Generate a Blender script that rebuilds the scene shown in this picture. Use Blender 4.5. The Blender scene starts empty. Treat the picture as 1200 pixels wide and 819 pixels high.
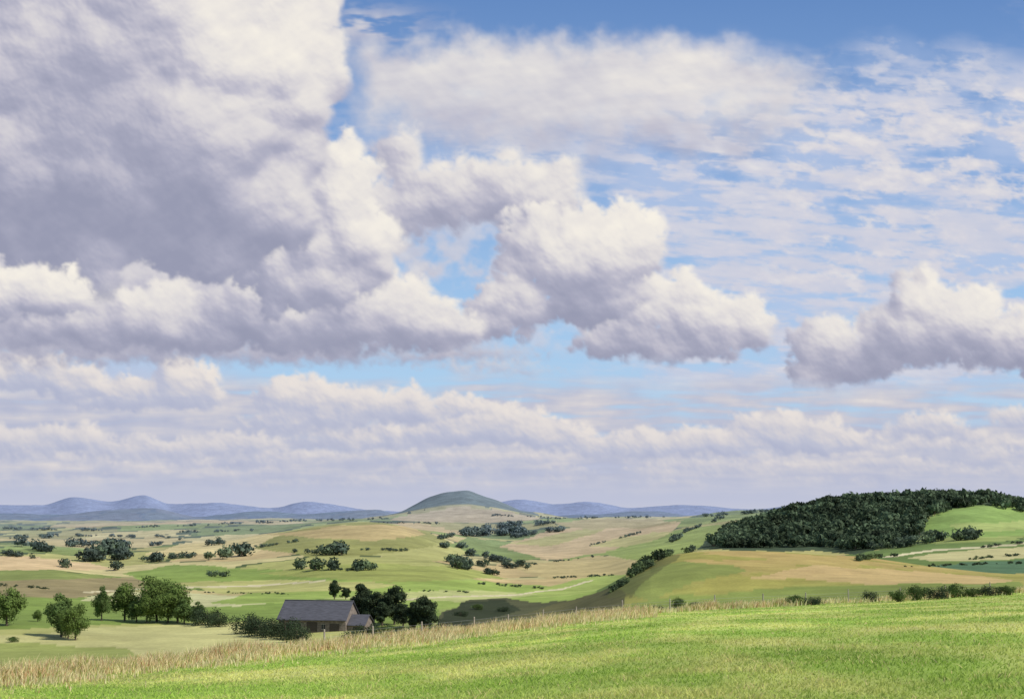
import bpy, math, random
import numpy as np
from mathutils import Vector
random.seed(7); rng=np.random.default_rng(11)
F=1287.0; HZ=605.0; CX=600.0   # bearings: offset = F*tan(bearing), F*tan(elevation)
scene=bpy.context.scene

# ---------------------------------------------------------------- helpers
def s2l(c):
    c=np.asarray(c,float)/255.0
    return np.where(c<=0.04045,c/12.92,((c+0.055)/1.055)**2.4)
def hashf(ix,iy,seed):
    n=(ix.astype(np.int64)*374761393+iy.astype(np.int64)*668265263+seed*982451653)&0xffffffff
    n=((n^(n>>13))*1274126177)&0xffffffff
    n=n^(n>>16)
    return (n&0xffffff)/float(0x1000000)
def vnoise(x,y,seed=0):
    ix=np.floor(x);iy=np.floor(y);fx=x-ix;fy=y-iy
    ix=ix.astype(np.int64);iy=iy.astype(np.int64)
    def g(a,b,dx,dy):
        h=hashf(a,b,seed)*2*np.pi
        return np.cos(h)*dx+np.sin(h)*dy
    u=fx*fx*fx*(fx*(fx*6-15)+10);v=fy*fy*fy*(fy*(fy*6-15)+10)
    a=g(ix,iy,fx,fy);b=g(ix+1,iy,fx-1,fy);c=g(ix,iy+1,fx,fy-1);d=g(ix+1,iy+1,fx-1,fy-1)
    return ((a*(1-u)+b*u)*(1-v)+(c*(1-u)+d*u)*v)*1.5
def fbm(x,y,oct=4,seed=0,gain=0.5):
    r=np.zeros(np.broadcast(x,y).shape);a=1.0;s=0
    for i in range(oct):
        # rotate each octave so the lattice never lines up
        c,sn=math.cos(i*.9+.4),math.sin(i*.9+.4)
        r+=a*vnoise((x*c-y*sn)*2.03**i+i*17.3,(x*sn+y*c)*2.03**i-i*9.1,seed+i);s+=a;a*=gain
    return r/s*1.3
def sst(a,b,x):
    t=np.clip((x-a)/(b-a),0,1);return t*t*(3-2*t)
def pchip(xk,yk,x):
    xk=np.asarray(xk,float);yk=np.asarray(yk,float);x=np.clip(x,xk[0],xk[-1])
    h=np.diff(xk);d=np.diff(yk)/h;m=np.zeros_like(yk)
    for i in range(1,len(xk)-1):
        if d[i-1]*d[i]>0:
            w1=2*h[i]+h[i-1];w2=h[i]+2*h[i-1];m[i]=(w1+w2)/(w1/d[i-1]+w2/d[i])
    m[0]=d[0];m[-1]=d[-1]
    i=np.clip(np.searchsorted(xk,x)-1,0,len(h)-1)
    t=(x-xk[i])/h[i];t2=t*t;t3=t2*t
    return (2*t3-3*t2+1)*yk[i]+(t3-2*t2+t)*h[i]*m[i]+(-2*t3+3*t2)*yk[i+1]+(t3-t2)*h[i]*m[i+1]
def inpoly(px,py,poly):
    ins=np.zeros(px.shape,bool);n=len(poly);j=n-1
    for i in range(n):
        xi,yi=poly[i];xj,yj=poly[j]
        if yi!=yj:
            c=((yi>py)!=(yj>py))&(px<(xj-xi)*(py-yi)/(yj-yi)+xi);ins^=c
        j=i
    return ins
def mk_mesh(name,verts,faces,colors=None,smooth=False,mats=(),matidx=None):
    """faces: (n,k) int array"""
    me=bpy.data.meshes.new(name);n,k=faces.shape
    me.vertices.add(len(verts));me.vertices.foreach_set('co',np.asarray(verts,np.float32).ravel())
    me.loops.add(n*k);me.loops.foreach_set('vertex_index',faces.astype(np.int32).ravel())
    me.polygons.add(n);me.polygons.foreach_set('loop_start',np.arange(0,n*k,k,dtype=np.int32))
    if matidx is not None: me.polygons.foreach_set('material_index',matidx.astype(np.int32))
    me.polygons.foreach_set('use_smooth',np.full(n,smooth))
    me.update(calc_edges=True)
    if colors is not None:
        at=me.color_attributes.new('Col','FLOAT_COLOR','POINT')
        c=np.ones((len(verts),4),np.float32);c[:,:colors.shape[1]]=colors
        at.data.foreach_set('color',c.ravel())
    for m in mats: me.materials.append(m)
    return me
def mk_obj(name,me,loc=(0,0,0),rot=(0,0,0),scale=(1,1,1),parent=None):
    o=bpy.data.objects.new(name,me);o.location=loc;o.rotation_euler=rot;o.scale=scale
    scene.collection.objects.link(o)
    if parent: o.parent=parent
    return o

# ---------------------------------------------------------------- materials
def mat_attr(name,rough=0.9,noise=None,bump=None,transl=0.0):
    m=bpy.data.materials.new(name);m.use_nodes=True;nt=m.node_tree;N=nt.nodes;L=nt.links
    b=N['Principled BSDF'];b.inputs['Roughness'].default_value=rough
    b.inputs['Specular IOR Level'].default_value=0.1
    a=N.new('ShaderNodeAttribute');a.attribute_name='Col';col=a.outputs['Color']
    if noise or bump: g=N.new('ShaderNodeNewGeometry')
    if noise:
        for sc,lo,hi in noise:
            n=N.new('ShaderNodeTexNoise');n.inputs['Scale'].default_value=sc;n.inputs['Detail'].default_value=5
            L.new(g.outputs['Position'],n.inputs['Vector'])
            mr=N.new('ShaderNodeMapRange');mr.inputs[1].default_value=0.3;mr.inputs[2].default_value=0.7
            mr.inputs[3].default_value=lo;mr.inputs[4].default_value=hi
            L.new(n.outputs['Fac'],mr.inputs[0])
            v=N.new('ShaderNodeVectorMath');v.operation='SCALE'
            L.new(col,v.inputs[0]);L.new(mr.outputs[0],v.inputs['Scale']);col=v.outputs[0]
    L.new(col,b.inputs['Base Color'])
    if bump:
        n=N.new('ShaderNodeTexNoise');n.inputs['Scale'].default_value=bump[0];n.inputs['Detail'].default_value=6
        L.new(g.outputs['Position'],n.inputs['Vector'])
        bp=N.new('ShaderNodeBump');bp.inputs['Strength'].default_value=bump[1];bp.inputs['Distance'].default_value=bump[2]
        L.new(n.outputs['Fac'],bp.inputs['Height']);L.new(bp.outputs['Normal'],b.inputs['Normal'])
    if transl>0:
        t=N.new('ShaderNodeBsdfTranslucent');L.new(col,t.inputs['Color'])
        mx=N.new('ShaderNodeMixShader');mx.inputs[0].default_value=transl
        L.new(b.outputs[0],mx.inputs[1]);L.new(t.outputs[0],mx.inputs[2])
        L.new(mx.outputs[0],N['Material Output'].inputs['Surface'])
    return m
def mat_plain(name,rgb,rough=0.85,sc=2.0,var=0.25,stretch=None):
    m=bpy.data.materials.new(name);m.use_nodes=True;nt=m.node_tree;N=nt.nodes;L=nt.links
    b=N['Principled BSDF'];b.inputs['Roughness'].default_value=rough
    tc=N.new('ShaderNodeTexCoord');n=N.new('ShaderNodeTexNoise');n.inputs['Scale'].default_value=sc;n.inputs['Detail'].default_value=5
    mp=N.new('ShaderNodeMapping')
    if stretch: mp.inputs['Scale'].default_value=stretch
    L.new(tc.outputs['Object'],mp.inputs[0]);L.new(mp.outputs[0],n.inputs['Vector'])
    r=N.new('ShaderNodeValToRGB');r.color_ramp.elements[0].position=0.3;r.color_ramp.elements[1].position=0.7
    r.color_ramp.elements[0].color=(*[c*(1-var) for c in rgb],1);r.color_ramp.elements[1].color=(*[min(1,c*(1+var)) for c in rgb],1)
    L.new(n.outputs['Fac'],r.inputs[0]);L.new(r.outputs[0],b.inputs['Base Color'])
    return m
M_ground=mat_attr('ground_material',0.95,noise=[(0.004,0.9,1.1),(0.02,0.8,1.16),(0.12,0.86,1.12),(1.3,0.88,1.12)],bump=(3.0,0.4,0.1))
M_leaf=mat_attr('foliage_material',0.8,transl=0.2)
M_grass=mat_attr('grass_blade_material',0.75,transl=0.4)
M_bark=mat_plain('bark_material',(0.09,0.065,0.045),0.9,6,0.35)
M_stone=mat_plain('stone_wall_material',(0.19,0.155,0.13),0.9,1.6,0.35)
M_slate=mat_plain('slate_roof_material',(0.075,0.075,0.09),0.8,1.2,0.35,(0.6,4,4))
M_glass=mat_plain('window_glass_material',(0.03,0.035,0.045),0.15,1,0.2)
M_wood=mat_plain('weathered_wood_material',(0.34,0.3,0.24),0.9,5,0.3)
M_dwood=mat_plain('dark_wood_material',(0.07,0.055,0.045),0.9,5,0.3)
M_frame=mat_plain('window_frame_material',(0.3,0.28,0.25),0.7,4,0.1)
M_wire=mat_plain('wire_material',(0.25,0.25,0.25),0.5,4,0.1)

# ---------------------------------------------------------------- terrain
K=lambda *p:p
Dc_pts=K((-400,45),(0,55),(300,75),(600,100),(900,120),(1200,130),(1600,140))
def curve(pts,px):
    a=np.array(pts,float);return pchip(a[:,0],a[:,1],px)
crest=K((-400,850),(0,796),(150,783),(300,767),(450,752),(600,735),(750,719),(900,710),(1050,703),(1200,694),(1600,680))
layers=[ # (depth, profile in elevation units)
 (250,K((-400,760),(0,752),(200,755),(400,750),(520,744),(600,734),(700,716),(800,705),(900,699),(1050,692),(1200,684),(1600,670))),
 (330,K((-400,728),(0,727),(200,732),(330,728),(420,722),(520,722),(580,728),(650,722),(700,702),(760,676),(830,664),(950,668),(1100,676),(1200,676),(1600,660))),
 (430,K((-400,700),(0,706),(200,712),(400,706),(500,709),(560,706),(620,706),(690,697),(740,672),(780,652),(830,646),(900,648),(1000,653),(1100,664),(1200,672),(1600,650))),
 (560,K((-400,690),(0,690),(200,698),(400,694),(500,700),(600,700),(700,694),(760,680),(830,668),(900,664),(1000,662),(1100,662),(1200,662),(1600,640))),
 (800,K((-400,675),(0,672),(60,670),(150,680),(300,682),(400,672),(520,676),(600,688),(700,684),(760,674),(850,664),(950,656),(1050,650),(1200,644),(1600,620))),
 (1100,K((-400,660),(0,658),(130,666),(250,662),(400,650),(500,653),(600,670),(700,668),(760,655),(850,643),(950,645),(1050,636),(1150,622),(1200,622),(1600,600))),
 (1500,K((-400,640),(0,644),(130,650),(250,648),(400,632),(470,634),(560,654),(660,656),(760,642),(850,628),(930,602),(1000,590),(1080,584),(1150,584),(1200,592),(1600,585))),
 (2000,K((-400,640),(0,645),(150,644),(250,636),(350,620),(440,613),(500,625),(600,644),(700,640),(800,624),(880,615),(1000,608),(1200,610),(1600,610))),
 (2800,K((-400,632),(0,634),(150,638),(300,634),(400,622),(480,622),(560,628),(640,626),(720,622),(800,611),(860,606),(900,604),(1000,606),(1200,608),(1600,608))),
 (4000,K((-400,620),(0,626),(150,620),(300,617),(430,610),(560,613),(660,607),(760,609),(850,602),(900,600),(1000,606),(1200,608),(1600,608))),
 (5000,K((-400,614),(0,617),(200,613),(400,611),(470,603),(540,598),(600,601),(650,608),(760,608),(860,604),(1000,607),(1600,608))),
 (6000,K((-400,612),(0,612),(300,609),(440,607),(465,601),(485,591),(505,582),(525,577),(545,575),(562,580),(590,589),(615,599),(640,602),(670,606),(830,606),(1000,608),(1600,608))),
 (7500,K((-400,612),(0,611),(400,610),(800,610),(1600,612))),
 (9500,K((-400,602),(0,602),(60,604),(130,598),(180,595),(230,604),(300,598),(360,602),(440,597),(480,606),(700,603),(760,599),(830,606),(1600,608))),
 (11500,K((-400,610),(1600,610))),
 (14500,K((-400,590),(0,592),(50,592),(90,583),(130,588),(170,581),(200,590),(250,588),(320,595),(360,588),(400,594),(450,599),(560,594),(610,586),(650,591),(690,588),(740,595),(800,592),(880,596),(930,592),(1200,600),(1600,596))),
 (25000,K((-400,612),(1600,612))),
]
th=np.concatenate([np.arange(-180,-30,3.0),np.arange(-30,30.01,0.06),np.arange(33,180.1,3.0)])
th=np.radians(th)
rr=np.exp(np.linspace(math.log(1.0),math.log(25000),600))
def px_of(t): return CX+F*np.tan(np.clip(t,-1.2,1.2))
PXc=np.clip(px_of(th),-400,1600)
csc=np.maximum(np.cos(th),0.5)
DC=curve(Dc_pts,PXc);CR=curve(crest,PXc);LP=[curve(l[1],PXc) for l in layers]
Z=np.zeros((len(rr),len(th)))
for j in range(len(th)):
    dc=DC[j]/csc[j];zc=-(CR[j]-HZ)/F*DC[j]
    kd=[0.9];kz=[-1.72]
    for fr in (0.05,0.1,0.2,0.35,0.5,0.65,0.8,0.92,1.0):
        kd.append(dc*fr);kz.append(-1.72+(zc+1.72)*fr)
    kd.append(dc*1.25);kz.append(zc-0.25*dc*(0.075+0.06*(CR[j]-690)/100))
    for (D,_),lp in zip(layers,LP):
        kd.append(D/csc[j]);kz.append(-(lp[j]-HZ)/F*D)
    Z[:,j]=pchip(np.log(kd),kz,np.log(rr))
R,T=np.meshgrid(rr,th,indexing='ij')
X=R*np.sin(T);Y=R*np.cos(T)
DEP=R*np.maximum(np.cos(T),0.5)
Z+=fbm(X/6,Y/6,3,3)*0.07*sst(3,8,R)
Z+=fbm(X/90,Y/90,3,5)*1.6*sst(150,300,R)
Z+=fbm(X/320,Y/320,3,8)*8.0*sst(700,1500,R)
Z+=fbm(X/900,Y/900,4,9)*16*sst(2200,5000,R)
Z+=fbm(X/1700,Y/1700,4,12)*30*sst(8000,12000,R)
LR=np.log(rr)
def z_at(t,r):
    t=np.asarray(t,float);r=np.asarray(r,float)
    fi=np.interp(np.log(r),LR,np.arange(len(rr)));fj=np.interp(t,th,np.arange(len(th)))
    i=np.clip(fi.astype(int),0,len(rr)-2);j=np.clip(fj.astype(int),0,len(th)-2);a=fi-i;b=fj-j
    return (Z[i,j]*(1-b)+Z[i,j+1]*b)*(1-a)+(Z[i+1,j]*(1-b)+Z[i+1,j+1]*b)*a
def z_xy(x,y): return z_at(np.arctan2(x,y),np.hypot(x,y))
def locate(px,py,dmin=150,dmax=30000):
    """world position on the terrain for a bearing / dip angle"""
    t=math.atan((px-CX)/F);r=np.exp(np.linspace(math.log(dmin),math.log(dmax),1500))
    z=z_at(np.full(r.shape,t),r);p=HZ-F*z/(r*math.cos(t))
    runmin=np.minimum.accumulate(p)
    k=np.argmax(runmin<=py) if (runmin<=py).any() else int(np.argmin(p))
    return r[k]*math.sin(t),r[k]*math.cos(t),z[k]
PXg=CX+F*np.tan(np.clip(T,-1.2,1.2));PYg=HZ-F*Z/DEP

def C(r,g,b,k=0.76): return s2l((r,g,b))*k
PAL=np.array([C(196,188,118),C(160,172,98),C(142,157,86),C(210,198,140),C(176,176,106),C(132,148,82),C(204,188,132),C(150,167,90),C(186,184,114),C(204,182,130),C(122,140,76),C(174,168,106)])
def voronoi(x,y,seed):
    ix=np.floor(x).astype(np.int64);iy=np.floor(y).astype(np.int64)
    f1=np.full(x.shape,9.);f2=np.full(x.shape,9.);idv=np.zeros(x.shape)
    for a in(-1,0,1):
        for b in(-1,0,1):
            cx=ix+a;cy=iy+b
            d=np.hypot(cx+hashf(cx,cy,seed)-x,cy+hashf(cx,cy,seed+1)-y)
            nw=d<f1
            f2=np.where(nw,f1,np.minimum(f2,d));idv=np.where(nw,hashf(cx,cy,seed+2),idv);f1=np.where(nw,d,f1)
    return f2-f1,idv
COL=np.zeros(X.shape+(3,))
wx=X+fbm(X/200,Y/200,3,21)*60;wy=Y+fbm(X/200,Y/200,3,22)*60
def patch(sx,sy,seed,rot=0.3,edge=0.05):
    a=(wx*math.cos(rot)+wy*math.sin(rot))/sx;b=(-wx*math.sin(rot)+wy*math.cos(rot))/sy
    e,i=voronoi(a,b,seed);c=PAL[np.minimum((i*12).astype(int),11)]
    hed=((e<edge)&(fbm(X/(sx*.5),Y/(sx*.5),2,seed+5)>-0.05))[...,None]
    return np.where(hed,C(76,94,54),c)
p1=patch(95,130,31,0.25,0.045);p2=patch(190,300,41,-0.3,0.07);p3=patch(380,800,51,0.2,0.09)
w1=(R<950)[...,None];w3=(R>2600)[...,None]
COL=np.where(w1,p1,np.where(w3,p3,p2))
jx=PXg+fbm(X/(0.04*R+5),Y/(0.04*R+5),3,61)*12;jy=PYg+fbm(X/(0.05*R+5),Y/(0.08*R+5),3,62)*3
def paint(poly,c,d0,d1,mixv=1.0):
    m=inpoly(jx,jy,poly)&(DEP>d0)&(DEP<d1)
    COL[m]=COL[m]*(1-mixv)+np.asarray(c)*mixv
# farm floor and left-hand fields
paint([(-200,800),(-200,735),(120,730),(330,726),(500,740),(520,800)],C(188,188,116),90,400)
paint([(-200,745),(60,742),(90,735),(340,730),(340,760),(-200,800)],C(208,203,138),90,400)
paint([(-200,800),(-200,755),(40,752),(150,760),(200,790)],C(166,174,98),90,400)
paint([(-200,742),(-200,700),(120,700),(330,708),(520,712),(520,728),(330,728),(120,732)],C(136,157,78),120,520)
paint([(95,704),(130,693),(340,697),(345,706),(240,711)],C(206,203,150),200,900)
paint([(-200,702),(-200,684),(160,676),(175,688),(100,700)],C(158,145,104),200,1200)
paint([(-200,690),(-200,668),(60,668),(140,676)],C(144,155,88),400,1400)
paint([(-200,668),(-200,650),(20,650),(110,660),(140,668)],C(224,196,148),400,2200)
paint([(140,672),(200,662),(330,668),(420,676),(330,690),(200,690)],C(143,164,82),300,1500)
paint([(250,706),(330,680),(500,678),(690,690),(700,706),(520,712)],C(160,180,92),260,1300)
paint([(380,702),(520,692),(640,696),(560,704)],C(196,200,130),260,1300)
paint([(300,672),(430,658),(520,664),(600,678),(460,682)],C(162,168,92),500,1700)
paint([(200,684),(330,678),(470,684),(420,692),(260,694)],C(192,190,118),300,1500)
paint([(170,648),(230,634),(330,624),(350,632),(300,648),(200,652)],C(224,206,146),700,3000)
paint([(300,642),(350,620),(440,611),(505,620),(530,638),(470,650),(360,652)],C(158,158,88),900,3000)
paint([(320,626),(400,616),(480,614),(500,624),(440,634),(360,630)],C(200,178,120),1200,3000)
paint([(440,650),(520,636),(560,648),(520,658)],C(184,182,112),900,2500)
paint([(520,640),(560,630),(640,638),(650,652),(600,658)],C(134,151,82),900,3000)
paint([(590,640),(640,622),(740,610),(800,612),(770,632),(700,650),(640,656)],C(208,184,138),900,5000)
paint([(600,636),(660,624),(720,618),(700,628),(640,640)],C(184,178,112),900,5000)
paint([(640,612),(760,606),(790,612),(700,622)],C(188,174,122),2000,6000)
paint([(700,650),(780,625),(840,618),(850,636),(770,657)],C(160,175,94),700,3500)
paint([(690,642),(760,622),(790,622),(740,640)],C(198,190,124),700,3500)
paint([(600,662),(700,652),(770,656),(740,676),(640,678)],C(202,184,128),700,1600)
paint([(620,692),(700,674),(760,672),(720,694),(640,702)],C(170,186,100),500,1000)
# gully and dark bank below the knoll, shade painted as dark ground colour
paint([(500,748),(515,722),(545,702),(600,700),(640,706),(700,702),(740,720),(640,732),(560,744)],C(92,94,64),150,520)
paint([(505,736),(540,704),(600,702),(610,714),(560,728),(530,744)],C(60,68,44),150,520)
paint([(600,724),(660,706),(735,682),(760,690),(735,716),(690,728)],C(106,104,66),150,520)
# knoll
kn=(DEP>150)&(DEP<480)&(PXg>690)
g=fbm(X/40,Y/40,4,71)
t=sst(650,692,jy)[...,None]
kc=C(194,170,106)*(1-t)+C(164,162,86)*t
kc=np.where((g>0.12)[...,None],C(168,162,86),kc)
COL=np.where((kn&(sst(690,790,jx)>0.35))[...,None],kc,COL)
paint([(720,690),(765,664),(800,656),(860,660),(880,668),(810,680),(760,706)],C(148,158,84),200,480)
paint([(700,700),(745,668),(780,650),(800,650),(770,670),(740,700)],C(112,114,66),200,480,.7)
paint([(880,676),(960,662),(1080,668),(1190,680),(1180,688),(1010,684)],C(212,182,128),200,480,0.8)
paint([(700,716),(800,696),(960,686),(1200,682),(1200,696),(900,708),(760,718)],C(140,153,78),135,480)
# right-hand hill fields
paint([(930,660),(1060,640),(1300,626),(1300,664),(1100,664)],C(116,138,74),480,1200)
paint([(1060,654),(1140,644),(1300,636),(1300,648),(1130,658)],C(206,198,142),500,1200)
paint([(1060,662),(1300,652),(1300,680),(1180,674)],C(92,122,88),450,1000)
paint([(1080,612),(1100,600),(1150,588),(1300,590),(1300,622),(1130,630),(1085,628)],C(144,171,88),700,1700)
paint([(1120,616),(1300,600),(1300,612),(1140,624)],C(176,189,110),700,1700)
paint([(820,645),(860,612),(930,588),(1000,575),(1300,570),(1300,596),(1150,590),(1095,602),(1075,612),(1085,628),(1040,642),(1000,650),(950,645)],C(68,84,54),800,2000)
# farm tracks
def track(pts,d0,d1,w=1.1):
    for a,b in zip(pts[:-1],pts[1:]):
        m=inpoly(jx,PYg,[(a[0],a[1]-w),(b[0],b[1]-w),(b[0],b[1]+w),(a[0],a[1]+w)])&(DEP>d0)&(DEP<d1);COL[m]=C(226,214,172)
track([(1040,652),(1090,645),(1140,642),(1200,636),(1300,628)],450,1300)
track([(430,706),(520,699),(600,697),(660,690),(700,680)],260,1300,.8)
track([(100,694),(180,689),(300,686),(380,680)],300,1500,.8)
# cone hill
paint([(430,612),(480,590),(510,570),(570,570),(640,606)],C(84,104,90),5200,7500)
paint([(445,612),(490,600),(540,594),(600,598),(640,608),(560,614)],C(198,180,138),4000,5700)
# aerial haze painted into the vertex colours of remote hills, bluer with distance
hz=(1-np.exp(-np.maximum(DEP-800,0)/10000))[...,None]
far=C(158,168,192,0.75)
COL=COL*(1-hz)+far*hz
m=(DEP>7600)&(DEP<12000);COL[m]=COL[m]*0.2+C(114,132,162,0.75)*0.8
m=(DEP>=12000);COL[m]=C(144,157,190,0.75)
# foreground meadow
fg=(DEP<curve(Dc_pts,np.clip(PXg,-400,1600))*1.12)
n1=fbm(X/5,Y/9,4,81)[...,None];n2=fbm(X/22,Y/15,3,82)[...,None]
G0=C(158,184,84,.9);G1_=C(206,208,124,.92)
gc=G0+(G1_-G0)*np.clip(n1*1.3+0.35,0,1)
gc=gc*(1+0.3*n2)
COL=np.where(fg[...,None],gc,COL)
m=(jx<770)&(DEP>DC[None,:]*(0.88+.08*n1[...,0]))&(DEP<DC[None,:]*1.3)
COL[m]=C(214,194,136)
nr,nt_=Z.shape
idx=np.arange(nr*nt_).reshape(nr,nt_)
fc=np.stack([idx[:-1,:-1],idx[:-1,1:],idx[1:,1:],idx[1:,:-1]],-1).reshape(-1,4)
V=np.stack([X,Y,Z],-1).reshape(-1,3)
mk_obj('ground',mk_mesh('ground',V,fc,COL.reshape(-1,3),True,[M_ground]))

# ---------------------------------------------------------------- foliage tools
def unit(v): return v/np.maximum(np.linalg.norm(v,axis=-1,keepdims=True),1e-6)
def leafquads(c,n,s):
    a=unit(np.cross(n,rng.normal(size=n.shape)));b=np.cross(n,a)
    s=s[:,None];b=b*rng.uniform(.5,1,(len(c),1))
    v=np.stack([c-a*s,c-b*s*0.8,c+a*s,c+b*s*0.8],1)
    return v.reshape(-1,3)
def quadfaces(n,off=0): return np.arange(n*4).reshape(n,4)+off
def cyl(p0,p1,r0,r1,seg=7):
    p0=np.array(p0,float);p1=np.array(p1,float);d=unit(p1-p0);u=unit(np.cross(d,[0.3,0.9,0.1]));w=np.cross(d,u)
    a=np.linspace(0,2*np.pi,seg,endpoint=False)[:,None]
    ring=np.cos(a)*u+np.sin(a)*w
    v=np.concatenate([p0+ring*r0,p1+ring*r1]);i=np.arange(seg);j=(i+1)%seg
    return v,np.stack([i,j,j+seg,i+seg],1)
def tree_mesh(name,W,seed,base,nc=34,nl=7000,crown=(0.54,0.46),leaf=0.27,pine=False):
    global rng
    rng=np.random.default_rng(seed);H=10.0
    vs=[];fs=[];off=0
    def add(v,f):
        nonlocal off
        vs.append(v);fs.append(f+off);off+=len(v)
    tw=0.03*H;prev=np.array([0,0,-0.4]);
    for k in range(4):
        nx=np.array([rng.normal()*0.12,rng.normal()*0.12,H*0.19*(k+1)]);add(*cyl(prev,nx,tw*(1-.2*k),tw*(1-.2*(k+1))));prev=nx
    cl=[]
    for k in range(nc):
        d=unit(rng.normal(size=3));q=rng.uniform(0.2,0.84)
        cz=crown[0]+d[2]*crown[1]*q
        wd=W/2*(1.0 if not pine else np.clip(1.4-cz,0.4,1.05))
        c=np.array([d[0]*wd*q*1.1,d[1]*wd*q*1.1,H*cz])
        cl.append((c,rng.uniform(.14,.25)*W*(0.85 if pine else 1),rng.uniform(.65,1.3)))
        if k<11:
            st=np.array([0,0,H*rng.uniform(.22,.55)]);add(*cyl(st,c,tw*.35,tw*.08,5))
    nb=sum(len(v) for v in vs);nf=sum(len(f) for f in fs)
    per=nl//nc;cs=[];ns=[];co=[]
    for c,r,l in cl:
        d=unit(rng.normal(size=(per,3)));rad=r*rng.uniform(.5,1.15,(per,1))
        p=c+d*rad*np.array([1,1,.78]);cs.append(p);ns.append(unit(d+rng.normal(size=d.shape)*.45))
        sh=l*rng.uniform(.7,1.3,(per,1))
        co.append(np.asarray(base)*sh*np.array([1,1,1])+np.array([.012,.008,0])*rng.random((per,1)))
    cs=np.concatenate(cs);ns=np.concatenate(ns);co=np.concatenate(co)
    cs[:,2]=np.maximum(cs[:,2],.15)
    lv=leafquads(cs,ns,leaf*rng.uniform(.6,1.2,len(cs)))
    V=np.concatenate(vs+[lv]);Fc=np.concatenate(fs+[quadfaces(len(cs),nb)])
    col=np.concatenate([np.full((nb,3),.08),np.repeat(co,4,axis=0)])
    mi=np.concatenate([np.ones(nf),np.zeros(len(cs))])
    return mk_mesh(name,V,Fc,col,False,[M_leaf,M_bark],mi)
G1=(0.12,0.18,0.048);G2=(0.085,0.135,0.042);GD=(0.038,0.06,0.032)
broad=[tree_mesh('broadleaf_a',8.5,1,G1),tree_mesh('broadleaf_b',7.4,2,G2),tree_mesh('broadleaf_c',9.5,3,G1,nc=44,nl=8500)]
dark=[tree_mesh('pine_a',6.6,4,GD,nc=40,crown=(.53,.46),pine=True),tree_mesh('pine_b',7.4,15,GD,nc=44,crown=(.5,.48),pine=True)]
bush=[tree_mesh('bush_a',15,6,G2,nc=18,nl=2600,crown=(.4,.42),leaf=.4),tree_mesh('bush_b',19,7,GD,nc=20,nl=2600,crown=(.38,.42),leaf=.4)]
def plant(name,me,px,py,hp,wf=1.0,dmin=150,dmax=1200):
    x,y,z=locate(px,py,dmin,dmax);H=hp*y/F;s=H/9.6
    return mk_obj(name,me,(x,y,z-0.1),(0,0,random.uniform(0,6.28)),(s*wf,s*wf,s))
for px,py,hp,v,w in [(8,733,44,0,1.0),(-18,735,40,1,1.),(72,746,50,1,.95),(88,750,44,2,.75),(80,748,34,0,.9),(119,727,40,1,.7),(146,727,44,0,.95),(184,728,54,2,.95),(208,729,44,0,1.05),(160,729,30,1,.9),(172,730,34,0,.9),
    (44,728,14,0,1.0),(231,731,26,1,1.1),(216,731,30,1,1.1),(196,730,40,2,.9)]:
    plant('broadleaf_tree',broad[v],px,py,hp,w)
for px,py,hp,v,w in [(424,729,48,0,.95),(438,731,42,1,1.),(448,733,30,0,1.2),(462,731,50,1,.85),(472,735,32,1,1.),(486,739,36,0,1.1),(498,740,46,1,.95),(392,702,24,0,1.),(405,702,16,1,1.1)]:
    plant('pine_tree',dark[v],px,py,hp,w)
for px,py,hp,v,w in [(243,732,24,1,.9),(256,734,18,1,.9),(290,742,28,1,.8),(304,745,26,1,.9),(320,746,26,1,.8),(334,749,28,1,.9),(348,752,18,1,1.1),(412,752,18,1,.9),(430,746,18,1,1.1),(455,745,16,0,1.2),(475,745,14,1,1.2),(512,742,14,1,1.2),
    (540,722,8,1,1.3),(560,714,8,0,1.3),(590,716,7,1,1.4),(15,752,8,0,1.2)]:
    plant('bush',bush[v],px,py,hp,w)
for px,py,hp,v,w in [(932,709,15,0,1.1),(952,709,13,1,1.2),(1020,705,16,1,.8),(1052,705,17,0,.9),(1075,703,21,0,.9),(1098,702,18,1,.9),(1118,700,20,0,.9),(1140,699,13,0,1.2),(1160,698,15,1,1.1),(1180,697,14,0,1.1),(795,714,17,0,.7),(770,716,9,1,1.),(815,712,9,0,1.2)]:
    plant('hedge_bush',bush[v],px,py,hp,w,dmin=115,dmax=250)

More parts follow.
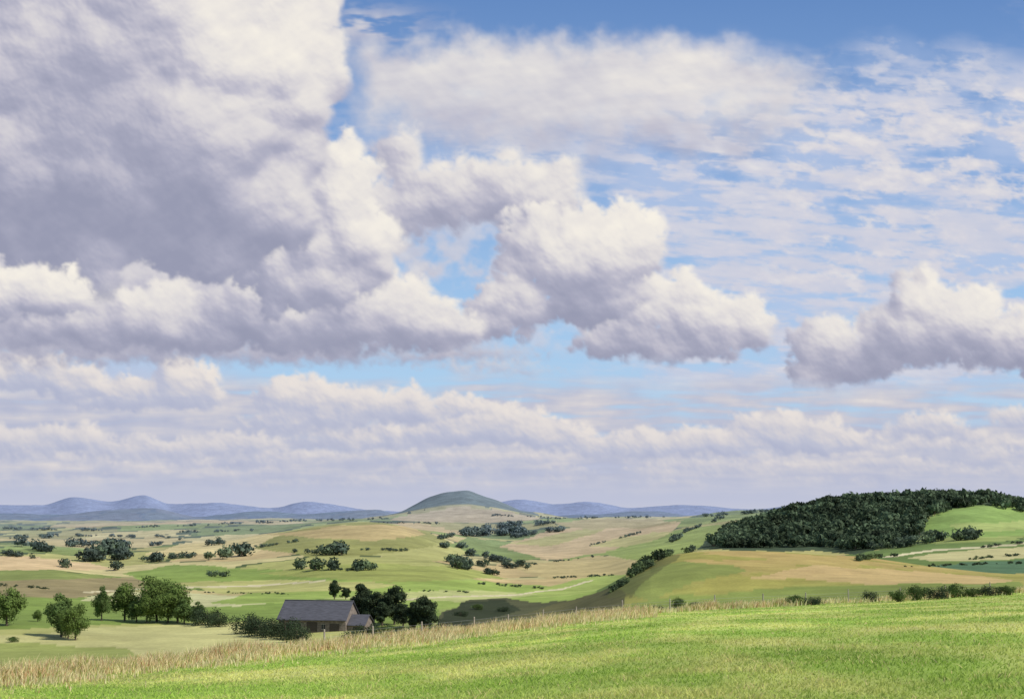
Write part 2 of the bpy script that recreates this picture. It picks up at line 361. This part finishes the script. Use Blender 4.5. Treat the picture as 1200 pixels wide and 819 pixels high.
# masses of distant trees: clumpy crowns, one mesh per mass
def treemass(name,P,H,nl,base,wr=0.8,ls=0.13):
    n=len(P);k=6
    cd=unit(rng.normal(size=(n,k,3)));cc=cd*rng.uniform(.2,.75,(n,k,1))*np.array([wr/2,wr/2,.4])+np.array([0,0,.48])
    cr=rng.uniform(.18,.3,(n,k,1,1));sub=nl//k
    d=unit(rng.normal(size=(n,k,sub,3)));p=cc[:,:,None]+d*cr*rng.uniform(.6,1.1,(n,k,sub,1))*np.array([1.1*wr/.8,1.1*wr/.8,1])
    Hs=H[:,None,None,None]
    pw=P[:,None,None]+p*Hs
    nn=unit(d+rng.normal(size=d.shape)*.4)
    bs=np.asarray(base);bs=bs if bs.ndim==2 else np.tile(bs,(n,1))
    col=bs[:,None,None]*(rng.uniform(.7,1.3,(n,1,1,1)))*rng.uniform(.75,1.25,(n,k,1,1))*rng.uniform(.85,1.15,(n,k,sub,1))
    sz=np.broadcast_to(H[:,None,None]*ls,(n,k,sub)).reshape(-1)*rng.uniform(.6,1.2,n*k*sub)
    v=leafquads(pw.reshape(-1,3),nn.reshape(-1,3),sz)
    q=n*k*sub
    tv=[];tf=[];o=q*4
    for i in range(n):
        a,f=cyl(P[i]-[0,0,.3],P[i]+[0,0,H[i]*.45],H[i]*.03,H[i]*.015,4);tv.append(a);tf.append(f+o);o+=len(a)
    tv=np.concatenate(tv);tf=np.concatenate(tf)
    me=mk_mesh(name,np.concatenate([v,tv]),np.concatenate([quadfaces(q),tf]),np.concatenate([np.repeat(col.reshape(-1,3),4,axis=0),np.full((len(tv),3),.06)]),False,[M_leaf,M_bark],
        np.concatenate([np.zeros(q),np.ones(len(tf))]))
    return mk_obj(name,me)
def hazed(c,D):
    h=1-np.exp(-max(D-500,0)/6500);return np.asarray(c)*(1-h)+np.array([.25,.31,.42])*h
# groves and hedges: x0,y0,x1,y1,n,height
lines=[
 (0,650,40,654,20,9),(24,640,62,648,26,12),(78,640,150,642,40,11),(100,658,150,655,26,16),(108,650,145,648,20,19),(74,664,78,665,4,17),(132,668,136,668,3,16),
 (165,658,240,652,30,8),(178,640,215,632,16,6),(240,640,262,638,8,9),(244,657,262,655,12,21),(266,653,288,651,13,20),(230,674,265,676,18,9),(180,658,188,658,5,13),
 (345,648,372,650,12,7),(376,650,414,650,22,16),(350,667,353,667,3,13),(369,668,374,668,4,18),(387,668,392,667,5,14),(418,668,440,668,12,14),(392,668,420,669,10,5),
 (515,632,560,624,30,8),(518,642,548,642,20,9),(545,628,640,626,80,12),(565,622,602,618,24,11),(590,632,660,622,36,8),(600,618,650,614,24,7),
 (525,658,570,664,26,10),(545,650,612,664,36,9),(590,664,618,668,14,8),(534,666,552,668,9,15),(570,672,584,674,9,9),(560,684,640,690,40,4),
 (716,694,740,680,18,10),(740,676,762,664,20,14),(757,664,775,655,18,15),(770,654,812,646,24,10),(800,625,850,606,30,5),(785,636,800,630,8,8),
 (440,612,520,614,34,3),(300,612,460,608,90,3),(640,608,780,606,60,3),(820,606,900,600,40,5),
 (1050,642,1090,636,30,14),(1090,634,1145,632,34,15),(1005,657,1050,652,26,9),(1020,644,1060,640,20,10),(1150,642,1200,636,24,5),(1060,664,1200,660,60,4),(1130,656,1200,650,30,4),
 (480,692,550,694,24,3),(0,686,60,690,26,4),(420,644,490,646,36,4),(240,694,340,696,50,3),(300,642,350,634,40,4),(620,662,700,652,40,3),(640,678,720,674,40,3),(690,640,760,622,50,3),
 (0,620,120,622,60,4),(60,628,200,630,60,4),(0,632,60,630,24,6),(160,618,330,612,60,3),(470,604,500,598,14,3),(560,604,640,606,26,3),(210,624,300,622,36,3)]
P=[];Hh=[];cb=[]
for x0,y0,x1,y1,n,h in lines:
    ph=random.uniform(0,9);n=int(n*1.2);tone_=random.uniform(.8,1.3)
    for i in range(n):
        t=random.random()
        if n>12 and math.sin(t*abs(x1-x0)*.13+ph)+math.sin(t*abs(x1-x0)*.31+ph*2)*.7<-.4: continue
        px=x0+(x1-x0)*t;py=y0+(y1-y0)*t+random.uniform(-.7,.7)
        x,y,z=locate(px,py,280,9000)
        hh=h*random.choice([.55,.7,.85,1,1.12])*y/F
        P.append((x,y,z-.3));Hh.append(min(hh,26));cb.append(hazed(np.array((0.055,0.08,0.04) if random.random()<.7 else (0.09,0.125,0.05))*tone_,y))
rng=np.random.default_rng(5)
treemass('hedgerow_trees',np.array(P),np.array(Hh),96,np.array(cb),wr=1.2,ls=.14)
# wooded hill
poly=[(832,642),(850,625),(880,606),(930,590),(1000,578),(1080,570),(1150,570),(1290,575),(1290,603),(1200,600),(1150,592),(1100,603),(1078,612),(1085,625),(1050,638),(1000,646),(960,640),(900,642)]
n=60000;tt=rng.uniform(math.radians(8),math.radians(27.5),n);r=np.sqrt(rng.uniform(900**2,1900**2,n))
zz=z_at(tt,r);ppx=CX+F*np.tan(tt);ppy=HZ-F*zz/(r*np.cos(tt))
ok=inpoly(ppx,ppy,poly)
sel=np.nonzero(ok)[0][:2600]
P=np.stack([r[sel]*np.sin(tt[sel]),r[sel]*np.cos(tt[sel]),zz[sel]-.3],1)
gn=fbm(P[:,0]/60,P[:,1]/60,2,77)[:,None]
treemass('hillside_forest',P,rng.uniform(7,16,len(sel)),72,np.array([.075,.108,.06])*(1+.7*gn),wr=1.05,ls=.18)

# ---------------------------------------------------------------- farm barn
def box(name,x0,x1,y0,y1,z0,z1,mat,parent):
    v=np.array([(x,y,z) for x in(x0,x1) for y in(y0,y1) for z in(z0,z1)],float)
    f=np.array([(0,1,3,2),(4,6,7,5),(0,4,5,1),(2,3,7,6),(0,2,6,4),(1,5,7,3)])
    return mk_obj(name,mk_mesh(name,v,f,None,False,[mat]),parent=parent)
def gable(name,x0,x1,y0,y1,ze,zr,mat,parent):
    ym=(y0+y1)/2;v=[(x,y,z) for x in(x0,x1) for y,z in((y0,0),(y1,0),(y1,ze),(ym,zr),(y0,ze))]
    me=bpy.data.meshes.new(name);me.from_pydata(v,[],[(0,1,2,3,4),(9,8,7,6,5),(0,4,9,5),(1,6,7,2),(2,7,8,3),(3,8,9,4)])
    me.materials.append(mat);return mk_obj(name,me,parent=parent)
def roof(name,x0,x1,y0,y1,ze,zr,mat,parent,oh=.5,th_=.18):
    ym=(y0+y1)/2;sl=(zr-ze)/(ym-y0)
    prof=[(y0-oh,ze-sl*oh+.05),(ym,zr+.05),(y1+oh,ze-sl*oh+.05)]
    v=[(x,y,z+d) for x in(x0-.4,x1+.4) for d in(0.0,th_) for y,z in prof]
    me=bpy.data.meshes.new(name);me.from_pydata(v,[],[(0,1,4,3),(1,2,5,4),(6,9,10,7),(7,10,11,8),(3,4,10,9),(4,5,11,10),(0,6,7,1),(1,7,8,2),(0,3,9,6),(2,8,11,5)])
    me.materials.append(mat);return mk_obj(name,me,parent=parent)
x,y,z=locate(374,739,150,600)
farm=bpy.data.objects.new('stone_barn',None);scene.collection.objects.link(farm)
farm.location=(x,y,z-.3);farm.rotation_euler=(0,0,math.radians(-9))
s=y/F # metres per unit at that distance
L_=40*s
gable('walls',-L_,L_,-5.5,5.5,4.0,8.0,M_stone,farm)
roof('roof',-L_,L_,-5.5,5.5,4.0,8.0,M_slate,farm,.7)
gable('annex_walls',L_+.05,L_+4.5,-4.4,3.6,2.4,4.6,M_stone,farm)
roof('annex_roof',L_+.5,L_+4.5,-4.4,3.6,2.4,4.6,M_slate,farm,.35,.14)
box('ridge_capping',-L_-.42,L_+.42,-.22,.22,8.14,8.33,M_slate,farm)
k=0
for wx_,w,z0,z1 in [(-6,.9,1.4,2.6),(-3.4,.9,1.4,2.6),(3.0,.9,1.4,2.6)]:
    k+=1
    box(f'window_{k}',wx_-w/2,wx_+w/2,-5.53,-5.4,z0,z1,M_glass,farm)
    box(f'window_lintel_{k}',wx_-w/2-.1,wx_+w/2+.1,-5.57,-5.4,z1,z1+.14,M_frame,farm)
    box(f'window_sill_{k}',wx_-w/2-.12,wx_+w/2+.12,-5.62,-5.4,z0-.12,z0,M_frame,farm)
    box(f'window_mullion_{k}',wx_-.04,wx_+.04,-5.55,-5.5,z0,z1,M_frame,farm)
box('barn_door',-1.4,1.4,-5.56,-5.4,.0,3.1,M_dwood,farm)
box('cart_opening',4.6,7.2,-5.54,-5.4,.0,2.8,M_dwood,farm)
box('annex_door',L_+1.6,L_+2.8,-4.45,-4.3,0,2.0,M_dwood,farm)

# ---------------------------------------------------------------- wire fence on the meadow edge
fv=[];ff=[];o=0
def fadd(v,f):
    global o
    fv.append(v);ff.append(f+o);o+=len(v)
fx=380
posts=[]
while fx<1195:
    t_=math.atan((fx-CX)/F);D_=float(curve(Dc_pts,np.array([fx*1.0]))[0])*1.0;r_=D_/math.cos(t_)
    zz_=float(z_at(t_,r_));p=np.array([r_*math.sin(t_),r_*math.cos(t_),zz_])
    posts.append(p);fx+=random.uniform(36,62)
for p in posts:
    top=p+[random.uniform(-.06,.06),random.uniform(-.05,.05),random.uniform(1.2,1.5)]
    fadd(*cyl(p-[0,0,.3],top,.08,.065,7))
    v,f=cyl(top,top+[0,0,.04],.065,.01,7);fadd(v,f)
npost=sum(len(f) for f in ff)
for a,b in zip(posts[:-1],posts[1:]):
    for h in(.45,.8,1.08): fadd(*cyl(a+[0,0,h],b+[0,0,h],.006,.006,4))
Ff=np.concatenate(ff);mi=np.zeros(len(Ff));mi[npost:]=1
mk_obj('wire_fence',mk_mesh('wire_fence',np.concatenate(fv),Ff,None,False,[M_wood,M_wire],mi))

# ---------------------------------------------------------------- grasses
def blades(name,x,y,h,w,col,lean=.35):
    n=len(x);z=z_xy(x,y)-.01;a=rng.uniform(0,2*np.pi,n);ux=np.cos(a)*w/2;uy=np.sin(a)*w/2
    lx=rng.normal(size=n)*lean*h+.12*h;ly=rng.normal(size=n)*lean*h
    b0=np.stack([x-ux,y-uy,z],1);b1=np.stack([x+ux,y+uy,z],1)
    m0=np.stack([x-ux*.7+lx*.35,y-uy*.7+ly*.35,z+h*.6],1);m1=np.stack([x+ux*.7+lx*.35,y+uy*.7+ly*.35,z+h*.6],1)
    t=np.stack([x+lx,y+ly,z+h],1);t2=t+np.stack([ux,uy,0*ux],1)*.15
    V=np.stack([b0,b1,m1,m0,t2,t],1).reshape(-1,3);i=np.arange(n)[:,None]*6
    Fq=np.concatenate([i+np.array([0,1,2,3]),i+np.array([3,2,4,5])])
    c=np.repeat(col,6,axis=0)
    return mk_obj(name,mk_mesh(name,V,Fq,c,False,[M_grass]))
n=180000
tt=rng.uniform(math.radians(-29),math.radians(29),n);dcv=np.interp(tt,th,DC)/np.cos(tt)
u=rng.random(n);r=9.0*np.exp(u*np.log(dcv*1.0/9.0))
x=r*np.sin(tt);y=r*np.cos(tt)
n1=fbm(x/5,y/9,4,81);n3=fbm(x/1.4,y/1.8,2,91);n2b=fbm(x/22,y/15,3,82)
col=(G0[None]*1.12+(G1_-G0)[None]*1.12*np.clip(n1*1.3+.35+n3*.5,0,1)[:,None])*(1+.3*n2b[:,None])
col=np.minimum(col*rng.uniform(.85,1.2,(n,1)),.85);dry=rng.random(n)<.04+.14*(n3>.3);col[dry]=C(214,202,142,.95)
blades('meadow_grass',x,y,(.035+.06*rng.random(n))*(1+1.3*np.clip(n3,0,1)),.008+.0008*r,col,.8)
n=170000
tt=rng.uniform(math.radians(-29),math.radians(29),n);dcv=np.interp(tt,th,DC)/np.cos(tt);pxv=CX+F*np.tan(tt)
left=pxv<770
r=dcv*(np.where(left,.97,1.0)+rng.normal(size=n)*np.where(left,.09,.035))
x=r*np.sin(tt);y=r*np.cos(tt);cl=fbm(x/3.0,y/3.0,3,95);cl2=fbm(x/9.0,y/9.0,2,96)
dens=np.where(left,.42+1.3*cl+.7*cl2,.04+1.0*np.clip(cl+cl2*.6-.05,0,1))
k=rng.random(n)<dens
x,y,r,cl,cl2,left,tt=x[k],y[k],r[k],cl[k],cl2[k],left[k],tt[k];n=len(x)
c1=C(238,220,170,1.0)[None]*rng.uniform(.75,1.15,(n,1));m=rng.random(n)<.28;c1[m]=C(188,196,112,.9)*rng.uniform(.8,1.1,(m.sum(),1))
m=rng.random(n)<.08+.1*(cl2>.2);c1[m]=C(210,168,126,.9)
edge=1-.55*sst(.03,.2,np.abs(r/(np.interp(tt,th,DC)/np.cos(tt))-.98))
blades('dry_grass',x,y,(.3+.6*rng.random(n))*(.75+1.1*np.clip(cl,0,1)+.5*np.clip(cl2,-.3,1))*np.where(left,.95,.75)*edge,.02+.0005*r,np.minimum(c1,.88),.25)

# ---------------------------------------------------------------- sky: painted blue and cloud layer on a far dome, clear Nishita air behind
st=1.5
gx=np.arange(-300,1500,st);gy=np.arange(-210,632,st)
SX,SY=np.meshgrid(gx,gy)
nf=fbm(SX/10,SY/10,3,101);nm=fbm(SX/36,SY/32,4,102);nl_=fbm(SX/110,SY/90,4,103)
brush=fbm((SX*.8+SY*.6)/34,(SY*.8-SX*.6)/14,3,104)
brush2=fbm((SX*.9-SY*.45)/26,(SY*.9+SX*.45)/12,3,105)
RGB=np.zeros(SX.shape+(3,));A=np.zeros(SX.shape)
def over(c,a):
    global RGB,A
    a=np.clip(a,0,1);na=a+A*(1-a)
    RGB=(c*a[...,None]+RGB*(A*(1-a))[...,None])/np.maximum(na,1e-5)[...,None];A=na
def S(r,g,b): return np.array(s2l((r,g,b)))
def ramp(t,stops):
    xs=[s[0] for s in stops];return np.stack([np.interp(t,xs,[s[1][k] for s in stops]) for k in range(3)],-1)
STD=[(0,S(152,155,178)),(.25,S(171,172,192)),(.5,S(195,193,206)),(.75,S(222,218,219)),(1,S(247,241,230))]
def blur(a,r):
    r=max(int(r),1)
    for ax in(0,1):
        for _ in range(2):
            p=[(0,0),(0,0)];p[ax]=(r+1,r)
            c=np.cumsum(np.pad(a,p,mode='edge'),axis=ax)
            n_=c.shape[ax]
            hi=[slice(None)]*2;lo=[slice(None)]*2;hi[ax]=slice(2*r+1,n_);lo[ax]=slice(0,n_-2*r-1)
            a=(c[tuple(hi)]-c[tuple(lo)])/(2*r+1)
    return a
wxs=SX+nm*10+nf*2.2;wys=SY+fbm(SX/32,SY/28,4,112)*9+fbm(SX/9,SY/9,2,113)*2.2
def soft_ell(cx,cy,rx,ry,x=None,y=None):
    x=SX if x is None else x;y=SY if y is None else y
    return np.exp(-((x-cx)/rx)**2-((y-cy)/ry)**2)
def cumulus(lobes,base=None,seed=0,darks=(),lights=(),soft=7,stops=STD,gain=1.0,kids=18,opac=1.0,tone0=.5,basesoft=14):
    rg=np.random.default_rng(seed);pf=[]
    for cx,cy,rx,ry in lobes:
        R0=min(rx,ry);pf.append((cx,cy,rx,ry,0,R0*.8))
        nk=int(kids*max(1,max(rx,ry)/R0*.8))
        for _ in range(nk):
            a=rg.uniform(-.25*np.pi,1.25*np.pi) if rg.random()<.8 else rg.uniform(0,6.28);q=rg.uniform(.35,.98)
            x=cx+np.cos(a)*rx*q;y=cy-np.sin(a)*ry*q;r=min(R0*rg.uniform(.22,.44),48)
            z=R0*.8*math.sqrt(max(0,1-q*q))*.95-r*.25
            pf.append((x,y,r*rg.uniform(1,1.35),r,z,r*1.0))
            for _ in range(6):
                b=rg.uniform(0,6.28);x2=x+np.cos(b)*r*.8;y2=y-np.sin(b)*r*.8;r2=r*rg.uniform(.3,.55)
                if r2>4: pf.append((x2,y2,r2*1.2,r2,z+r*.35,r2))
    Hh=np.zeros(SX.shape);Fd=np.full(SX.shape,-50.)
    for cx,cy,rx,ry,z,h in pf:
        i0=max(int((cy-ry-22-gy[0])/st),0);i1=min(int((cy+ry+22-gy[0])/st),len(gy));j0=max(int((cx-rx-22-gx[0])/st),0);j1=min(int((cx+rx+22-gx[0])/st),len(gx))
        if i0>=i1 or j0>=j1: continue
        d2=((wxs[i0:i1,j0:j1]-cx)/rx)**2+((wys[i0:i1,j0:j1]-cy)/ry)**2
        hh=np.where(d2<1,z+h*np.sqrt(np.maximum(1-d2,0)),0)
        Hh[i0:i1,j0:j1]=np.maximum(Hh[i0:i1,j0:j1],hh)
        Fd[i0:i1,j0:j1]=np.maximum(Fd[i0:i1,j0:j1],(1-np.sqrt(d2))*min(rx,ry))
    def lam(h,k):
        dy,dx=np.gradient(h,st);dx*=k;dy*=k
        n=np.sqrt(dx*dx+dy*dy+1);return (-dx*.50+dy*.66+.56)/n
    h1=blur(Hh,2)+nf*.8;h2=blur(Hh,5)+nm*4;h3=blur(Hh,18)
    tone=tone0+.05+gain*(.21*(lam(h1,.9)-.5)+.40*(lam(h2,1.1)-.5)+.48*(lam(h3,1.6)-.5))
    for cx,cy,rx,ry,k in darks: tone=tone-k*soft_ell(cx,cy,rx,ry,wxs+nl_*30,wys+nl_*20)
    for cx,cy,rx,ry,k in lights: tone=tone+k*soft_ell(cx,cy,rx,ry,wxs+nl_*30,wys+nl_*20)
    tone=.5+.50*np.tanh((tone-.5)*1.95)+.06*nm+.045*brush+.045*brush2+.05*nl_
    al=sst(-2,soft,Fd+nf*3.2+nm*4)
    if base is not None: al=al*(1-sst(base-basesoft,base+basesoft,SY+nm*13+nf*2))
    over(ramp(np.clip(tone,0,1),stops),al*opac)
    return al
# blue sky gradient painted over the Nishita air, paler towards the horizon
over(ramp(np.clip(SY/460,0,1),[(0,S(100,140,198)),(.45,S(134,172,222)),(.8,S(162,200,238)),(1,S(174,208,238))]),np.full(SX.shape,.85))
# cirrus and altocumulus on the right
ci=fbm((SX+SY*.9)/150+nm*.3,(SY-SX*.10)/30,5,121,.6);ci2=fbm((SX)/80,(SY-SX*.06)/15,4,122,.6)
ac=fbm(SX/48,(SY-SX*.1)/24,5,125,.6)
reg=sst(620,860,SX+nl_*60)*sst(30,130,SY+nl_*30+(SX-900)*-.05)*(1-sst(430,480,SY))+.7*soft_ell(560,190,190,60)+.4*sst(1150,1300,SX)
over(np.broadcast_to(S(186,200,228),RGB.shape),np.clip(reg,0,1)*sst(-.55,.45,nl_+.2+ci*.5)*.7)
over(ramp(np.clip(.45+.5*ci2+.2*nm+.1*brush,0,1),[(0,S(190,197,219)),(.6,S(212,212,223)),(1,S(234,229,227))]),np.clip(sst(-.22,.32,ci+.6*ci2+.06)*.9*np.clip(reg,0,1),0,1))
over(ramp(np.clip(.5+.6*ac+.1*brush,0,1),[(0,S(196,200,217)),(.6,S(216,214,221)),(1,S(238,232,227))]),np.clip(sst(.0,.45,ac+.2*soft_ell(1060,160,210,80)+.3*ci)*.85*np.clip(reg*sst(840,960,SX+nl_*50),0,1)*(1-sst(320,400,SY)),0,1))
over(ramp(np.clip(.5+.5*ac,0,1),[(0,S(190,198,220)),(1,S(218,215,223))]),sst(600,800,SX)*sst(190,270,SY+nl_*40)*(1-sst(400,450,SY))*.6*sst(-.35,.15,ci2+ci*.5))
over(ramp(np.clip(.5+.5*ac,0,1),[(0,S(192,198,218)),(1,S(222,218,222))]),sst(-.5,.3,nm+nl_*.6)*.7*sst(400,460,SX)*(1-sst(640,760,SX))*sst(170,230,SY)*(1-sst(390,430,SY)))
# altostratus sheet
e=np.minimum.reduce([sst(395,450,SX+nm*16),1-sst(890,985,SX+nm*30+nl_*40),sst(26,74,SY+nm*18+nf*3+nl_*14-((SX-650)/300)**2*8-np.maximum(SX-800,0)*.12),1-sst(120,215,SY+nm*26+nl_*46+np.abs(SX-690)*.10)])
tn=.74+.15*nl_+.13*fbm(SX/80,(SY+SX*.1)/20,4,131)-.26*soft_ell(760,175,160,30)-.14*soft_ell(520,150,90,30)+.06*brush
over(ramp(np.clip(tn,0,1),STD),e*.93)
over(ramp(np.clip(.6+.25*nm,0,1),STD),sst(.0,.6,fbm(SX/50,SY/14,4,133)+.25)*.85*soft_ell(430,32,60,22))
# horizon haze and low banks
hz=sst(455,545,SY+nl_*14)
over(ramp(np.clip((SY-440)/170,0,1),[(0,S(188,198,222)),(.5,S(190,195,216)),(.85,S(190,194,215)),(1,S(200,202,216))]),np.maximum(hz*.97,.85*(1-sst(150,330,SX+nl_*60))*sst(400,440,SY)))
bands=fbm(SX/150,SY/17,4,141,.55)
LOW=[(0,S(174,180,205)),(.35,S(190,193,211)),(.65,S(210,207,213)),(1,S(240,231,222))]
over(ramp(np.clip(.38+.5*bands+.2*nm,0,1),LOW),sst(430,470,SY+nl_*18)*(1-sst(545,590,SY))*sst(-.3,.35,bands+.15+.3*(1-sst(200,420,SX))+.3*sst(480,520,SY)))
def low(l,base,seed,**k):
    kk=dict(stops=LOW,soft=7,gain=1.25,kids=13,tone0=.5,basesoft=9);kk.update(k);cumulus(l,base,seed,**kk)
rg0=np.random.default_rng(77)
def row(x0,x1,yc,hh,step,base,seed,**k):
    l=[];x=x0
    while x<x1:
        if rg0.random()<.78: l.append((x,yc+rg0.uniform(-hh*.35,hh*.3),step*rg0.uniform(.55,1.0),hh*rg0.uniform(.55,1.15)))
        x+=step*rg0.uniform(.7,1.3)
    low(l,base,seed,**k)
row(-250,1450,566,7,60,575,451,opac=.45,tone0=.42)
row(-250,1450,552,9,55,562,452,opac=.6,tone0=.45)
low([(1130,520,150,12),(1060,545,90,9),(860,545,140,10)],556,401,opac=.8)
row(-250,1450,536,11,50,548,453,opac=.8,tone0=.48)
low([(940,510,60,24),(880,503,42,20),(830,518,60,20),(760,520,55,20),(990,518,40,16),(710,526,40,14)],540,402)
low([(1090,500,50,18),(1140,510,34,14),(1200,488,60,14),(1260,500,60,20),(1040,510,30,12)],522,403,opac=.95)
low([(600,500,60,24),(650,513,50,20),(560,488,54,22),(520,503,60,22),(430,513,90,18),(700,520,40,12)],534,404)
low([(350,466,50,28),(410,474,58,26),(470,478,50,24),(320,496,44,20),(530,476,42,16),(385,496,70,16)],508,405,tone0=.55)
low([(60,516,90,18),(160,526,90,16),(270,522,70,16),(0,520,60,20)],546,406,opac=.85,tone0=.46)
low([(210,450,44,34),(150,460,52,24),(235,466,34,20),(120,470,40,16)],488,407,tone0=.55)
low([(30,436,62,26),(90,448,44,22),(-60,440,70,30)],474,408,tone0=.5)
# grey low base band under the big cloud
cumulus([(120,405,200,26),(330,412,150,20),(520,415,130,14),(-100,400,150,40)],440,411,tone0=.36,gain=.5,soft=14,basesoft=12,darks=[(330,425,260,14,.1)])
cumulus([(600,436,70,7),(560,430,90,8)],444,412,tone0=.45,gain=.5,soft=10,opac=.8)
# middle-distance cumuli
cumulus([(1085,382,54,54),(1125,374,46,44),(1040,402,40,36),(965,410,40,44),(1180,400,60,38),(1000,430,60,24),(1260,405,80,40)],456,421,tone0=.57,soft=8,kids=26,darks=[(1005,425,28,34,.22),(1160,425,70,26,.22),(1060,448,140,14,.2)])
cumulus([(800,360,54,36),(755,350,42,34),(862,375,42,32),(720,395,50,28),(790,400,90,26),(875,390,34,26)],432,422,tone0=.6,soft=8,kids=26,darks=[(790,415,130,18,.22),(720,400,40,20,.15)])
over(ramp(np.clip(.5+.3*nm+.2*brush,0,1),STD),sst(-.2,.5,nm+nl_*.7)*.8*soft_ell(500,335,70,50))
cumulus([(560,225,95,42),(625,225,62,44),(500,235,60,40),(468,185,34,45),(640,250,50,34),(450,250,40,40)],300,423,tone0=.55,gain=.85,soft=13,darks=[(540,268,130,26,.22),(520,215,40,16,.1)],basesoft=20)
cumulus([(675,300,74,50),(720,285,56,42),(640,290,50,40),(745,295,34,36),(690,345,60,40),(600,355,46,36),(570,375,36,28),(540,395,30,20)],408,424,tone0=.63,kids=28,soft=7,darks=[(695,358,56,32,.36),(730,335,38,28,.14),(640,398,80,16,.24)],lights=[(600,345,34,24,.1),(690,275,60,24,.08)])
# giant cloud on the left
cumulus([(0,330,240,60),(260,330,160,60),(150,380,260,40)],424,430,tone0=.5,gain=.5,soft=14,darks=[(100,400,240,20,.15)])
cumulus([(360,360,130,58),(240,375,150,40),(450,370,80,44),(510,385,55,30),(120,370,110,38)],428,431,tone0=.57,gain=.9,soft=8,darks=[(250,408,260,16,.24),(480,408,90,14,.2)])
cumulus([(395,215,45,50),(390,270,60,60),(355,320,70,50),(420,240,26,50),(430,300,36,50)],420,432,tone0=.62,soft=8,kids=26,darks=[(345,260,34,90,.1)])
cumulus([(100,130,250,190),(250,60,120,110),(315,85,84,78),(330,20,66,60),(240,230,120,100),(60,-60,300,200),(-180,150,260,190)],352,433,tone0=.55,gain=.95,soft=8,kids=34,
   darks=[(140,210,220,130,.24),(30,120,190,150,.18),(240,220,90,110,.12),(200,300,160,40,.1)],lights=[(325,70,75,70,.14),(250,20,60,40,.06)],basesoft=24)
cumulus([(35,342,68,34),(75,348,34,24),(-40,345,70,34)],386,434,tone0=.68,soft=8,kids=24,darks=[(20,380,110,12,.22)])
# fade the layer out at its far sides and top
fade=sst(-300,-240,SX)*(1-sst(1430,1500,SX))*sst(-210,-130,SY)
A*=fade
dx=(SX-CX)/F;dz=(HZ-SY)/F;ln=np.sqrt(dx*dx+1+dz*dz);RD=24500
SV=np.stack([dx/ln*RD,RD/ln,dz/ln*RD],-1).reshape(-1,3)
h_,w_=SX.shape;idx=np.arange(h_*w_).reshape(h_,w_)
fcs=np.stack([idx[:-1,:-1],idx[:-1,1:],idx[1:,1:],idx[1:,:-1]],-1).reshape(-1,4)
ms=bpy.data.materials.new('cloud_layer_material');ms.use_nodes=True;N=ms.node_tree.nodes;L=ms.node_tree.links;N.clear()
at=N.new('ShaderNodeAttribute');at.attribute_name='Col';em=N.new('ShaderNodeEmission');tr=N.new('ShaderNodeBsdfTransparent');mx=N.new('ShaderNodeMixShader');ou=N.new('ShaderNodeOutputMaterial')
L.new(at.outputs['Color'],em.inputs['Color']);L.new(at.outputs['Alpha'],mx.inputs[0]);L.new(tr.outputs[0],mx.inputs[1]);L.new(em.outputs[0],mx.inputs[2]);L.new(mx.outputs[0],ou.inputs['Surface'])
try: ms.cycles.emission_sampling='NONE'
except Exception: pass
mk_obj('sky',mk_mesh('sky',SV,fcs,np.concatenate([RGB,A[...,None]],-1).reshape(-1,4),True,[ms]))

# ---------------------------------------------------------------- light, world, camera
el=math.radians(44);az=math.radians(112)
sd=np.array([math.sin(az)*math.cos(el),math.cos(az)*math.cos(el),math.sin(el)])
sun=bpy.data.lights.new('sun','SUN');sun.energy=4.4;sun.angle=math.radians(.5);sun.color=(1,.95,.85)
so=bpy.data.objects.new('sun',sun);scene.collection.objects.link(so)
so.rotation_euler=Vector(sd).to_track_quat('Z','Y').to_euler()
w=bpy.data.worlds.new('World');scene.world=w;w.use_nodes=True;N=w.node_tree.nodes;L=w.node_tree.links
sk=N.new('ShaderNodeTexSky');sk.sky_type='NISHITA';sk.sun_disc=False;sk.sun_elevation=el;sk.sun_rotation=az;sk.altitude=600
L.new(sk.outputs[0],N['Background'].inputs['Color']);N['Background'].inputs['Strength'].default_value=.13
cam=bpy.data.cameras.new('camera');cam.sensor_width=36;cam.lens=36*F/1200;cam.shift_y=(HZ-409.5)/1200;cam.clip_end=60000;cam.clip_start=.1
co=bpy.data.objects.new('camera',cam);co.rotation_euler=(math.radians(90),0,0);scene.collection.objects.link(co);scene.camera=co
scene.view_settings.view_transform='Standard';scene.view_settings.look='None';scene.view_settings.exposure=0
